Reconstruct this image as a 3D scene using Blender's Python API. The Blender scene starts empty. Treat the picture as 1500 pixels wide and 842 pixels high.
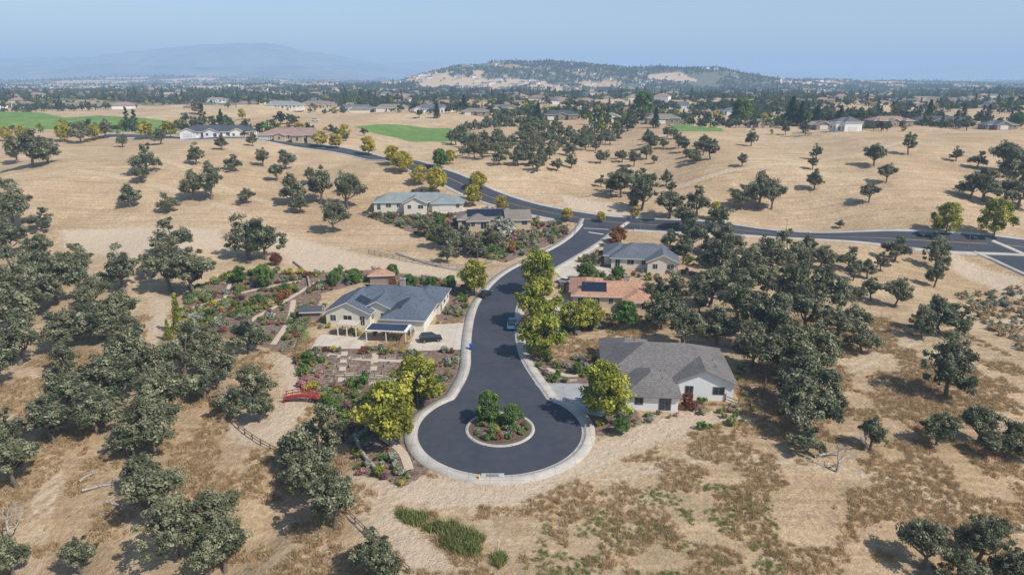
import bpy, bmesh, math, random
import numpy as np
from mathutils import Vector, Matrix
random.seed(7); rng=np.random.default_rng(7)
S=bpy.context.scene
COL=S.collection
CAMH=53.0; PITCH=math.radians(17.2); F=1000.0
# ---------------- terrain height ----------------
tab=rng.random((256,256))
def vn(x,y):
    x=np.asarray(x,float);y=np.asarray(y,float)
    xi=np.floor(x).astype(int);yi=np.floor(y).astype(int);fx=x-xi;fy=y-yi
    fx=fx**3*(fx*(6*fx-15)+10);fy=fy**3*(fy*(6*fy-15)+10)
    a=tab[xi&255,yi&255];b=tab[(xi+1)&255,yi&255];c=tab[xi&255,(yi+1)&255];d=tab[(xi+1)&255,(yi+1)&255]
    return (a*(1-fx)+b*fx)*(1-fy)+(c*(1-fx)+d*fx)*fy
def fbm(x,y,o=3):
    s=0;a=.5;t=0
    for i in range(o):
        s=s+a*vn(x*2**i+17*i,y*2**i+31*i);t+=a;a*=.5
    return s/t
_py=np.array([-2000,0,60,80,150,200,240,300,350,500,800,1500,2200,4000,9000,40000.])
_ph=np.array([-3,-3,-1.2,0,0,1,5.5,15,19,21,21,16,10,5,0,0.])
_yg=np.arange(-200,3200,2.0);_hg=np.interp(_yg,_py,_ph)
_k=np.hanning(31);_k/=_k.sum();_hg=np.convolve(np.pad(_hg,15,mode='edge'),_k,mode='valid')
def sst(a,b,x):
    t=np.clip((x-a)/(b-a),0,1);return t*t*(3-2*t)
def gs(x,y,cx,cy,sx,sy): return np.exp(-((x-cx)/sx)**2-((y-cy)/sy)**2)
def hgt(x,y):
    x=np.asarray(x,float);y=np.asarray(y,float)
    h=np.where(y<3000,np.interp(y,_yg,_hg),np.interp(y,_py,_ph))
    e=np.sqrt(((x-0)/75)**2+((y-160)/95)**2)
    m=sst(.8,1.6,e)
    h=h+m*((vn(x/48+3,y/48+9)-.5)*7)+sst(280,420,y)*(vn(x/140+3,y/140+5)-.5)*7
    h=h-7*gs(x,y,92,62,38,34)-6*gs(x,y,-62,60,26,34)+7*gs(x,y,-150,280,55,40)+5*gs(x,y,170,285,60,40)-4*gs(x,y,115,170,30,40)
    gl=-31+9*np.sin((y-60)/22.)
    h=h-1.8*np.exp(-((x-gl+6)/4.5)**2)*sst(128,112,y)*sst(40,60,y)
    h=h+sst(1200,2500,y)*(fbm(x/500,y/500,4)-.5)*40
    h=h+80*gs(x,y,230,2700,330,420)+52*gs(x,y,-150,2650,240,400)+62*gs(x,y,720,2750,230,400)
    h=h+32*gs(x,y,1300,3300,600,500)+90*gs(x,y,1350,4800,260,500)+60*gs(x,y,700,5200,500,500)+45*gs(x,y,-2300,4500,900,600)
    return h
_t=np.concatenate([np.arange(40,700,.4),np.geomspace(700,12000,3000)])
def P(px,py):
    """survey a photo measurement onto the terrain -> world x,y,z,range"""
    a=(px-750)/F;b=(421-py)/F
    d=np.array([a,math.cos(PITCH)+b*math.sin(PITCH),-math.sin(PITCH)+b*math.cos(PITCH)])
    X=d[0]*_t;Y=d[1]*_t;Z=CAMH+d[2]*_t
    below=np.nonzero(Z<hgt(X,Y))[0]
    i=below[0] if len(below) else len(_t)-1
    return X[i],Y[i],float(hgt(X[i],Y[i])),_t[i]
def W(px,py): p=P(px,py);return (p[0],p[1])
def WP(l): return [W(*p) for p in l]
def chaikin(p,n=2,closed=False):
    p=[np.array(q,float) for q in p]
    for _ in range(n):
        q=[] if closed else [p[0]]
        m=len(p) if closed else len(p)-1
        for i in range(m):
            a=p[i];b=p[(i+1)%len(p)];q+=[a*.75+b*.25,a*.25+b*.75]
        if not closed:q.append(p[-1])
        p=q
    return np.array(p)
def resample(p,step):
    p=np.array(p);s=np.r_[0,np.cumsum(np.linalg.norm(np.diff(p,axis=0),axis=1))]
    n=max(2,int(s[-1]/step)+1);t=np.linspace(0,s[-1],n)
    return np.c_[np.interp(t,s,p[:,0]),np.interp(t,s,p[:,1])]
def sdf(x,y,poly):
    """signed distance, negative inside"""
    poly=np.array(poly);d=np.full(x.shape,1e18);ins=np.zeros(x.shape,bool)
    n=len(poly)
    for i in range(n):
        a=poly[i];b=poly[(i+1)%n];e=b-a
        wx=x-a[0];wy=y-a[1];t=np.clip((wx*e[0]+wy*e[1])/(e@e+1e-9),0,1)
        d=np.minimum(d,(wx-e[0]*t)**2+(wy-e[1]*t)**2)
        c=((a[1]<=y)&(b[1]>y))|((b[1]<=y)&(a[1]>y))
        if a[1]!=b[1]:
            xx=a[0]+(y-a[1])*(b[0]-a[0])/(b[1]-a[1]);ins^=c&(x<xx)
    d=np.sqrt(d);return np.where(ins,-d,d)
def pdist(x,y,pl):
    d=np.full(x.shape,1e18)
    for i in range(len(pl)-1):
        a=np.array(pl[i]);e=np.array(pl[i+1])-a;wx=x-a[0];wy=y-a[1]
        t=np.clip((wx*e[0]+wy*e[1])/(e@e+1e-9),0,1)
        d=np.minimum(d,(wx-e[0]*t)**2+(wy-e[1]*t)**2)
    return np.sqrt(d)
# ---------------- materials ----------------
class NT:
    def __init__(s,name):
        s.m=bpy.data.materials.new(name);s.m.use_nodes=True;s.t=s.m.node_tree;s.n=s.t.nodes
        s.b=s.n['Principled BSDF'];s.b.inputs['Roughness'].default_value=.85
        s.b.inputs['Specular IOR Level'].default_value=.25
        g=s.n.new('ShaderNodeNewGeometry');s.pos=g.outputs['Position']
    def L(s,a,b): s.t.links.new(a,b)
    def noise(s,scale,det=4,co=None,rough=.6):
        n=s.n.new('ShaderNodeTexNoise');n.inputs['Scale'].default_value=scale;n.inputs['Detail'].default_value=det
        n.inputs['Roughness'].default_value=rough
        s.L(co or s.pos,n.inputs['Vector']);return n.outputs['Fac']
    def mr(s,v,a,b,c=0,d=1):
        n=s.n.new('ShaderNodeMapRange');s.L(v,n.inputs['Value'])
        for k,q in zip(('From Min','From Max','To Min','To Max'),(a,b,c,d)): n.inputs[k].default_value=q
        return n.outputs['Result']
    def mix(s,f,a,b,bt='MIX'):
        n=s.n.new('ShaderNodeMix');n.data_type='RGBA';n.blend_type=bt
        for k,v in ((0,f),(6,a),(7,b)):
            if isinstance(v,bpy.types.NodeSocket): s.L(v,n.inputs[k])
            else: n.inputs[k].default_value=v if k==0 else (*v[:3],1)
        return n.outputs[2]
    def math(s,op,a,b=0):
        n=s.n.new('ShaderNodeMath');n.operation=op
        for k,v in ((0,a),(1,b)):
            if isinstance(v,bpy.types.NodeSocket): s.L(v,n.inputs[k])
            else:n.inputs[k].default_value=v
        return n.outputs[0]
    def attr(s,nm):
        n=s.n.new('ShaderNodeAttribute');n.attribute_name=nm;return n.outputs['Fac']
    def rnd(s): return s.n.new('ShaderNodeObjectInfo').outputs['Random']
    def col(s,c):
        if isinstance(c,bpy.types.NodeSocket): s.L(c,s.b.inputs['Base Color'])
        else:s.b.inputs['Base Color'].default_value=(*c,1)
    def bump(s,h,st,dist=.1):
        n=s.n.new('ShaderNodeBump');n.inputs['Strength'].default_value=st;n.inputs['Distance'].default_value=dist
        s.L(h,n.inputs['Height']);s.L(n.outputs['Normal'],s.b.inputs['Normal'])
def simple(name,c,var=.15,scale=1.5,rough=.8,metal=0,spec=.25):
    m=NT(name);n=m.noise(scale,5)
    k=m.mr(n,.25,.75,1-var,1+var)
    m.col(m.mix(1.0,c,k,'MULTIPLY'));m.b.inputs['Roughness'].default_value=rough
    m.b.inputs['Metallic'].default_value=metal;m.b.inputs['Specular IOR Level'].default_value=spec
    return m.m
def leafmat(name,c1,c2,c3=None):
    m=NT(name);r=m.rnd();t=m.attr('tint')
    c=m.mix(r,c1,c2)
    if c3: c=m.mix(m.mr(t,.95,1.3),c,c3)
    c=m.mix(1.0,c,t,'MULTIPLY')
    m.col(c);m.b.inputs['Roughness'].default_value=.7
    tr=m.n.new('ShaderNodeBsdfTranslucent');m.L(c,tr.inputs['Color'])
    mx=m.n.new('ShaderNodeMixShader');mx.inputs[0].default_value=.3
    m.L(m.b.outputs[0],mx.inputs[1]);m.L(tr.outputs[0],mx.inputs[2])
    m.L(mx.outputs[0],m.n['Material Output'].inputs['Surface']);return m.m
M={}
M['oak']=leafmat('oak_foliage',(.125,.15,.082),(.20,.205,.105),(.26,.255,.155))
M['oakfar']=leafmat('far_foliage',(.075,.11,.05),(.15,.155,.075))
M['ash']=leafmat('ash_foliage',(.20,.26,.035),(.31,.31,.045),(.38,.36,.06))
M['yellow']=leafmat('yellow_foliage',(.42,.38,.05),(.50,.40,.06))
M['green']=leafmat('green_foliage',(.10,.19,.045),(.16,.24,.055))
M['conif']=leafmat('conifer_foliage',(.035,.07,.035),(.06,.095,.045))
M['red']=leafmat('red_foliage',(.22,.07,.035),(.32,.15,.05))
M['olive']=leafmat('grey_shrub',(.28,.32,.22),(.42,.40,.33))
M['purple']=leafmat('purple_shrub',(.20,.09,.10),(.30,.16,.14))
M['pink']=leafmat('flowering_shrub',(.45,.16,.18),(.5,.38,.30))
M['weed']=leafmat('weed_green',(.26,.31,.10),(.38,.38,.15))
M['straw']=leafmat('dry_grass',(.50,.355,.19),(.62,.47,.27))
M['bark']=simple('bark',(.16,.13,.10),.3,3)
M['snag']=simple('dead_wood',(.38,.34,.30),.3,3)
def asphalt():
    m=NT('asphalt');f=m.noise(9,6);g=m.noise(.12,3);h=m.noise(.7,4)
    c=m.mix(m.mr(g,.35,.65),(.050,.054,.067),(.064,.068,.081))
    c=m.mix(1.0,c,m.mr(f,.3,.7,.82,1.18),'MULTIPLY');c=m.mix(1.0,c,m.mr(h,.3,.7,.90,1.1),'MULTIPLY')
    m.col(c);m.b.inputs['Roughness'].default_value=.75;m.bump(f,.3,.02);return m.m
M['asphalt']=asphalt()
def concrete(name='concrete',c=(.47,.43,.37)):
    m=NT(name);f=m.noise(5,6);g=m.noise(.4,4)
    br=m.n.new('ShaderNodeTexBrick');m.L(m.pos,br.inputs['Vector']);br.inputs['Scale'].default_value=.33
    br.offset=0;br.inputs['Mortar Size'].default_value=.012;br.inputs['Brick Width'].default_value=1;br.inputs['Row Height'].default_value=1
    for k in ('Color1','Color2'):br.inputs[k].default_value=(1,1,1,1)
    br.inputs['Mortar'].default_value=(.6,.6,.6,1)
    c=m.mix(1.0,c,m.mr(f,.3,.7,.88,1.1),'MULTIPLY');c=m.mix(1.0,c,m.mr(g,.3,.7,.82,1.12),'MULTIPLY')
    c=m.mix(1.0,c,br.outputs['Color'],'MULTIPLY');m.col(c);return m.m
M['conc']=concrete();M['drive']=concrete('driveway_concrete',(.56,.48,.38));M['drive2']=concrete('grey_driveway',(.36,.36,.36))
M['gravel']=simple('path_gravel',(.52,.42,.31),.2,3)
def shingle(name,c,tile=False):
    m=NT(name);n=m.noise(2.2,5);g=m.noise(.3,3)
    w=m.n.new('ShaderNodeTexWave');w.bands_direction='Z';w.inputs['Scale'].default_value=1.6 if not tile else 1.1
    w.inputs['Distortion'].default_value=.6;m.L(m.pos,w.inputs['Vector'])
    c=m.mix(1.0,c,m.mr(n,.3,.7,.72,1.28),'MULTIPLY');c=m.mix(1.0,c,m.mr(g,.3,.7,.88,1.12),'MULTIPLY')
    c=m.mix(1.0,c,m.mr(w.outputs['Fac'],0,1,.88,1.05),'MULTIPLY')
    m.col(c);m.bump(n,.5,.06);return m.m
M['roofA']=shingle('roof_grey_brown',(.17,.155,.145));M['roofB']=shingle('roof_slate',(.105,.125,.155))
M['roofC']=shingle('roof_terracotta',(.45,.25,.16),True);M['roofD']=shingle('roof_grey',(.125,.14,.16))
M['roofE']=shingle('roof_brown',(.23,.19,.16));M['roofF']=shingle('roof_sage',(.24,.27,.26));M['roofG']=shingle('roof_rose',(.33,.22,.18))
M['roofH']=shingle('roof_dark',(.08,.085,.095))
M['white']=simple('white_stucco',(.80,.79,.76),.05,1);M['cream']=simple('cream_stucco',(.72,.66,.54),.07,1)
M['tan']=simple('tan_stucco',(.58,.46,.30),.07,1);M['brownw']=simple('brown_stucco',(.30,.23,.18),.1,1)
M['trim']=simple('trim_paint',(.7,.68,.63),.05,1);M['trimd']=simple('gutter_paint',(.25,.23,.21),.05,1)
M['glass']=simple('window_glass',(.03,.04,.05),.1,1,.08,0,.8)
M['solar']=simple('solar_cell',(.012,.018,.035),.2,1,.2,0,.6)
M['metal']=simple('metal',(.35,.35,.36),.1,4,.4,.8)
M['wood']=simple('fence_wood',(.22,.15,.10),.3,4);M['redwood']=simple('red_paint',(.35,.05,.04),.2,4)
M['stone']=simple('stone',(.36,.31,.26),.4,2.5);M['soil']=simple('mulch_soil',(.15,.10,.075),.35,3)
M['paint']=simple('road_paint',(.75,.75,.72),.1,3)
M['tyre']=simple('tyre',(.02,.02,.02),.1,3);M['yel']=simple('hydrant_yellow',(.75,.5,.03),.1,4)
M['blue']=simple('bin_blue',(.02,.09,.35),.1,4,.5)
def carpaint(n,c): return simple(n,c,.04,2,.25,.1,.6)
# ---------------- mesh helpers ----------------
def mesh_np(name,V,Q,mats,mi=None,tint=None,smooth=False):
    me=bpy.data.meshes.new(name);V=np.asarray(V,np.float32);Q=np.asarray(Q,np.int32);k=Q.shape[1]
    me.vertices.add(len(V));me.vertices.foreach_set('co',V.ravel())
    me.loops.add(Q.size);me.loops.foreach_set('vertex_index',Q.ravel())
    me.polygons.add(len(Q));me.polygons.foreach_set('loop_start',np.arange(0,Q.size,k,dtype=np.int32))
    for m in mats:me.materials.append(m)
    if mi is not None:me.polygons.foreach_set('material_index',np.asarray(mi,np.int32))
    if smooth: me.polygons.foreach_set('use_smooth',np.ones(len(Q),bool))
    if tint is not None:
        a=me.attributes.new('tint','FLOAT','FACE');a.data.foreach_set('value',np.asarray(tint,np.float32))
    me.update(calc_edges=True);me.validate();return me
def add(name,me,loc=(0,0,0),rz=0,sc=1,parent=None,col=None):
    o=bpy.data.objects.new(name,me);o.location=loc;o.rotation_euler=(0,0,rz)
    o.scale=(sc,sc,sc) if np.isscalar(sc) else sc
    if parent:o.parent=parent
    (col or COL).objects.link(o);return o
def empty(name,loc,rz=0):
    o=bpy.data.objects.new(name,None);o.location=loc;o.rotation_euler=(0,0,rz);COL.objects.link(o);return o
class MB:
    def __init__(s,mats): s.v=[];s.f=[];s.m=[];s.mats=mats
    def poly(s,pts,m=0):
        i=len(s.v);s.v+=[tuple(p) for p in pts];s.f.append(list(range(i,i+len(pts))));s.m.append(m)
    def box(s,x0,y0,z0,x1,y1,z1,m=0,R=None):
        c=[(x0,y0,z0),(x1,y0,z0),(x1,y1,z0),(x0,y1,z0),(x0,y0,z1),(x1,y0,z1),(x1,y1,z1),(x0,y1,z1)]
        if R:c=[tuple(R@Vector(p)) for p in c]
        for f in ((3,2,1,0),(4,5,6,7),(0,1,5,4),(1,2,6,5),(2,3,7,6),(3,0,4,7)): s.poly([c[k] for k in f],m)
    def cyl(s,c,r0,r1,h,n=10,m=0,axis='z'):
        b=[];t=[]
        for i in range(n):
            a=2*math.pi*i/n;ca,sa=math.cos(a),math.sin(a)
            if axis=='z': b.append((c[0]+r0*ca,c[1]+r0*sa,c[2]));t.append((c[0]+r1*ca,c[1]+r1*sa,c[2]+h))
            else: b.append((c[0]+r0*ca,c[1]-h/2,c[2]+r0*sa));t.append((c[0]+r1*ca,c[1]+h/2,c[2]+r1*sa))
        for i in range(n): s.poly([b[i],b[(i+1)%n],t[(i+1)%n],t[i]],m)
        s.poly(t,m);s.poly(b[::-1],m)
    def obj(s,name,loc=(0,0,0),rz=0,parent=None,bevel=0):
        me=bpy.data.meshes.new(name);me.from_pydata(s.v,[],s.f)
        for m in s.mats:me.materials.append(m)
        me.polygons.foreach_set('material_index',s.m);me.update()
        o=add(name,me,loc,rz,1,parent)
        if bevel:
            bm=bmesh.new();bm.from_mesh(me);bmesh.ops.remove_doubles(bm,verts=bm.verts,dist=.001);bm.to_mesh(me);bm.free()
            b=o.modifiers.new('bev','BEVEL');b.width=bevel;b.segments=2;b.limit_method='ANGLE'
        return o
def tube(p,r,n=6):
    V=[];Q=[]
    p=[np.array(q,float) for q in p]
    for i,q in enumerate(p):
        d=p[min(i+1,len(p)-1)]-p[max(i-1,0)];d/=np.linalg.norm(d)+1e-9
        u=np.cross(d,[0.3,.9,.1]);u/=np.linalg.norm(u)+1e-9;w=np.cross(d,u)
        for k in range(n):
            a=2*math.pi*k/n;V.append(q+r[i]*(u*math.cos(a)+w*math.sin(a)))
    for i in range(len(p)-1):
        for k in range(n):Q.append([i*n+k,i*n+(k+1)%n,(i+1)*n+(k+1)%n,(i+1)*n+k])
    return V,Q
def leaves(C,R,n,leaf,g,flat=.8,tv=.38,up=.4):
    """leaf-sized faces spread through ragged clump volumes"""
    N=len(C)*n
    d=g.normal(size=(N,3));d/=np.linalg.norm(d,axis=1)[:,None]
    r=np.repeat(R,n)*(.25+.95*g.random(N)**.75+.35*(g.random(N)<.12)*g.random(N))
    P0=np.repeat(C,n,axis=0)+d*r[:,None]*np.array([1,1,flat])
    nn=d*.7+g.normal(size=(N,3))*.5+np.array([0,0,up]);nn/=np.linalg.norm(nn,axis=1)[:,None]
    t=np.cross(nn,g.normal(size=(N,3)));t/=np.linalg.norm(t,axis=1)[:,None];b=np.cross(nn,t)
    s=leaf*(.5+.9*g.random(N))[:,None];e=s*(.45+.4*g.random(N))[:,None]
    V=np.stack([P0-t*s,P0-b*e,P0+t*s,P0+b*e],1).reshape(-1,3)
    Q=np.arange(N*4).reshape(-1,4)
    ct=1+tv*(g.random(len(C))*2-1)
    T=np.repeat(ct,n)*(.75+.5*g.random(N))
    return V,Q,T
def tree(name,leafm,g,Wd=8,H=7,nc=34,n=190,leaf=.2,shape='oak',trunk=.26,barkm=None,Rs=1):
    tv=[];tq=[]
    def tb(p,r,k=6):
        v,q=tube(p,r,k);o=len(tv);tv.extend(v);tq.extend([[a+o for a in f] for f in q])
    C=[];R=[]
    if shape=='oak':
        lean=g.normal(size=2)*.5
        nl=g.integers(6,10);lob=[]
        for i in range(nl):
            a=2*math.pi*(i+g.random()*.8)/nl;q=g.random();rr=Wd*.5*(.28+.36*g.random())*(1.1-.35*q)
            lob.append((rr*math.cos(a),rr*math.sin(a),H*(.33+.38*q)))
        lob.append((lean[0],lean[1],H*.80))
        ls=.7+.6*g.random(len(lob))
        for i in range(nc):
            j=i%len(lob);l=np.array(lob[j]);d=g.normal(size=3);d/=np.linalg.norm(d);d[2]=d[2]*.8+.05
            C.append(l+d*np.array([.18,.18,.19])*Wd*ls[j]*(.35+.8*g.random()));R.append(Wd*Rs*(.04+.055*g.random()))
        top=np.array([lean[0]*.5,lean[1]*.5,H*.26])
        tb([(0,0,-.4),(0,0,.1),top*.5,top],[trunk*1.5,trunk*1.15,trunk*.95,trunk*.8],8)
        for l in lob:
            l=np.array(l);mid=(top+l)/2+g.normal(size=3)*.25;mid[2]-=.15
            tb([top*.95,mid,l,l+(l-mid)*.45],[trunk*.6,trunk*.4,trunk*.22,.03],5)
    elif shape=='round':
        for i in range(nc):
            z=g.random();rr=Wd*.42*math.sin(math.pi*(.20+.70*z))*(.4+.6*g.random());a=g.random()*6.283
            C.append(np.array([rr*math.cos(a),rr*math.sin(a),H*(.24+.62*z)]));R.append(Wd*Rs*(.06+.06*g.random()))
        tb([(0,0,-.3),(0,0,H*.3),(0,0,H*.8)],[trunk*.8,trunk*.6,.04],7)
        for i in range(6):
            c=C[(i*3)%len(C)];tb([(0,0,H*(.25+.08*i)),c],[trunk*.3,.03],5)
    elif shape=='cone':
        for i in range(nc):
            z=(i+.5)/nc;rr=Wd*.5*(1-z)**.8*(.4+.4*g.random());a=i*2.4
            C.append(np.array([rr*math.cos(a),rr*math.sin(a),H*(.08+.88*z)]));R.append(Wd*(.17*(1-z)+.07))
        tb([(0,0,-.3),(0,0,H*.95)],[trunk,.03],6)
    elif shape=='bush':
        for i in range(nc):
            a=g.random()*6.283;rr=Wd*.32*g.random()**.5
            C.append(np.array([rr*math.cos(a),rr*math.sin(a),H*(.25+.45*g.random())]));R.append(Wd*(.13+.08*g.random()))
        for i in range(3):
            tb([(0,0,-.1),C[i]],[trunk*.3,.02],4)
    V,Q,T=leaves(np.array(C),np.array(R),n,leaf,g,flat=.8 if shape!='cone' else .9)
    nt=len(tv);V=np.vstack([np.array(tv),V]);Q=np.vstack([np.array(tq),Q+nt])
    mi=np.r_[np.zeros(len(tq)),np.ones(len(T))];T=np.r_[np.ones(len(tq)),T]
    return mesh_np(name,V,Q,[barkm or M['bark'],leafm],mi,T)
def recol(me,m):
    c=me.copy();c.materials[1]=m;return c
OAK=[tree('oak',M['oak'],np.random.default_rng(100+i),8,[6.9,7.6,6.6,7.9,7.2,7.4,6.8,7][i],nc=[96,84,110,88,80,98,90,66][i],n=94,leaf=.165) for i in range(8)]
ASH=[tree('ash',M['ash'],np.random.default_rng(200+i),7,7.2,nc=64,n=105,leaf=.18,shape='round',trunk=.2) for i in range(4)]
YEL=[recol(a,M['yellow']) for a in ASH];GRN=[recol(a,M['green']) for a in ASH];REDT=[recol(a,M['red']) for a in ASH]
CONE=[tree('cone',M['conif'],np.random.default_rng(300+i),4.6,9,nc=36,n=80,leaf=.22,shape='cone') for i in range(2)]
CYP=[tree('cyp',M['ash'],np.random.default_rng(310+i),3,8,nc=26,n=110,leaf=.16,shape='cone') for i in range(2)]
def src(name,meshes):
    c=bpy.data.collections.new(name)
    for i,m in enumerate(meshes): add('%s_%02d'%(name,i),m,col=c)
    return c
def scatter(name,pts,sc,coll,nv):
    if len(pts)==0:return
    pts=np.array(pts,float);N=len(pts)
    me=bpy.data.meshes.new(name);me.vertices.add(N);me.vertices.foreach_set('co',pts.astype(np.float32).ravel())
    g=np.random.default_rng(N)
    for nm,ty,v in (('sc','FLOAT',np.asarray(sc,np.float32)),('rz','FLOAT',(g.random(N)*6.283).astype(np.float32)),('vi','INT',g.integers(0,nv,N).astype(np.int32))):
        a=me.attributes.new(nm,ty,'POINT');a.data.foreach_set('value',v)
    o=add(name,me)
    t=bpy.data.node_groups.new(name+'_gn','GeometryNodeTree')
    t.interface.new_socket('Geometry',in_out='INPUT',socket_type='NodeSocketGeometry')
    t.interface.new_socket('Geometry',in_out='OUTPUT',socket_type='NodeSocketGeometry')
    N_=t.nodes;gi=N_.new('NodeGroupInput');go=N_.new('NodeGroupOutput');ip=N_.new('GeometryNodeInstanceOnPoints')
    ci=N_.new('GeometryNodeCollectionInfo');ci.inputs['Collection'].default_value=coll
    ci.inputs['Separate Children'].default_value=True;ci.inputs['Reset Children'].default_value=True
    mp=N_.new('GeometryNodeMeshToPoints')
    def at(n,ty):
        a=N_.new('GeometryNodeInputNamedAttribute');a.data_type=ty;a.inputs['Name'].default_value=n
        return [s for s in a.outputs if s.enabled and s.name=='Attribute'][0]
    cx=N_.new('ShaderNodeCombineXYZ');L=t.links.new
    L(gi.outputs[0],mp.inputs[0]);L(mp.outputs[0],ip.inputs['Points']);L(ci.outputs[0],ip.inputs['Instance'])
    ip.inputs['Pick Instance'].default_value=True
    L(at('vi','INT'),ip.inputs['Instance Index']);L(at('rz','FLOAT'),cx.inputs['Z']);L(cx.outputs[0],ip.inputs['Rotation'])
    L(at('sc','FLOAT'),ip.inputs['Scale']);L(ip.outputs[0],go.inputs[0])
    md=o.modifiers.new('scatter','NODES');md.node_group=t;return o
# ---------------- layout (world coordinates) ----------------
CC=np.array([-1.9,96.0]);CR=12.9
left=WP([(690,545),(689,510),(693,470),(703,440),(735,403),(785,378),(830,355),(852,334),(858,322)])
right=WP([(762,530),(755,500),(753,465),(760,435),(785,408),(830,382),(872,358),(897,338),(915,325)])
arc=[tuple(CC+CR*np.array([math.cos(a),math.sin(a)])) for a in np.radians(np.linspace(128,412,60))]
outline=np.vstack([chaikin(np.array(left[::-1]+[arc[0]]),3)[:-1],np.array(arc),chaikin(np.array([arc[-1]]+right),3)[1:]])
main=chaikin(WP([(1640,376),(1500,361),(1380,355),(1250,348),(1120,341),(1000,333),(900,327),(860,322),(790,310),(735,295),(695,280),(660,262),(610,246),(550,231),(480,217),(410,208),(330,203),(250,201),(150,199)]),3)
main=resample(main,3)
side=chaikin(WP([(1440,362),(1475,375),(1530,400),(1620,440)]),2)
G_mulch=[WP(l) for l in (
 [(455,510),(600,512),(685,512),(688,550),(650,590),(615,620),(625,690),(590,712),(525,695),(500,620),(440,575),(430,530)],
 [(275,425),(340,400),(450,400),(560,395),(690,420),(680,470),(640,470),(630,425),(540,412),(470,430),(450,480),(420,520),(330,490),(255,485)],
 [(780,530),(870,525),(880,560),(845,565),(790,560)],
 [(765,455),(850,440),(860,470),(900,480),(800,500),(765,500)],
 [(790,600),(930,600),(940,620),(880,640)],
 [(520,312),(680,318),(820,325),(840,345),(740,385),(690,375),(600,340)],
 [(840,385),(900,365),(910,410),(850,420)],
)]
G_dirt=[WP(l) for l in (
 [(88,338),(200,332),(320,336),(330,365),(235,372),(200,385),(130,372),(95,362)],
 [(385,335),(460,355),(540,375),(640,385),(690,395),(680,410),(560,398),(470,408),(420,385),(390,360)],
 [(215,425),(250,440),(245,480),(228,515),(212,500),(225,460)],
 [(400,515),(440,530),(460,575),(440,610),(410,660),(340,640),(330,600),(400,600),(420,570)],
 [(560,690),(640,700),(720,705),(860,650),(1000,600),(1090,610),(1000,640),(880,690),(760,740),(600,750),(500,700)],
 [(820,285),(910,300),(1000,320),(900,322),(830,305)],
 [(640,300),(700,300),(820,322),(780,330),(700,318)],
 [(600,835),(530,730),(560,725),(680,842)],
 [(1380,360),(1500,410),(1500,440),(1400,400)],
)]
G_green=[WP(l) for l in (
 [(-80,163),(60,165),(200,172),(262,181),(245,193),(120,191),(30,189),(-80,187)],
 [(520,186),(600,184),(660,188),(700,200),(690,208),(600,208),(560,198)],
 [(980,184),(1050,184),(1060,193),(990,193)],[(425,478),(450,474),(458,500),(436,506)],
)]
G_weed=[WP(l) for l in (
 [(580,752),(655,766),(737,806),(738,832),(690,818),(620,784)],
)]
G_weed2=WP([(800,760),(900,730),(1000,700),(1130,730),(1150,842),(900,900),(760,860)])
HOUSES=[]
def inhouse(x,y,pad=1.2):
    r=np.zeros(np.shape(x),bool)
    for (cx,cy,rot,ws) in HOUSES:
        c,s=math.cos(-rot),math.sin(-rot);lx=(x-cx)*c-(y-cy)*s;ly=(x-cx)*s+(y-cy)*c
        for w in ws: r|=(lx>w[0]-pad)&(lx<w[2]+pad)&(ly>w[1]-pad)&(ly<w[3]+pad)
    return r
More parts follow.
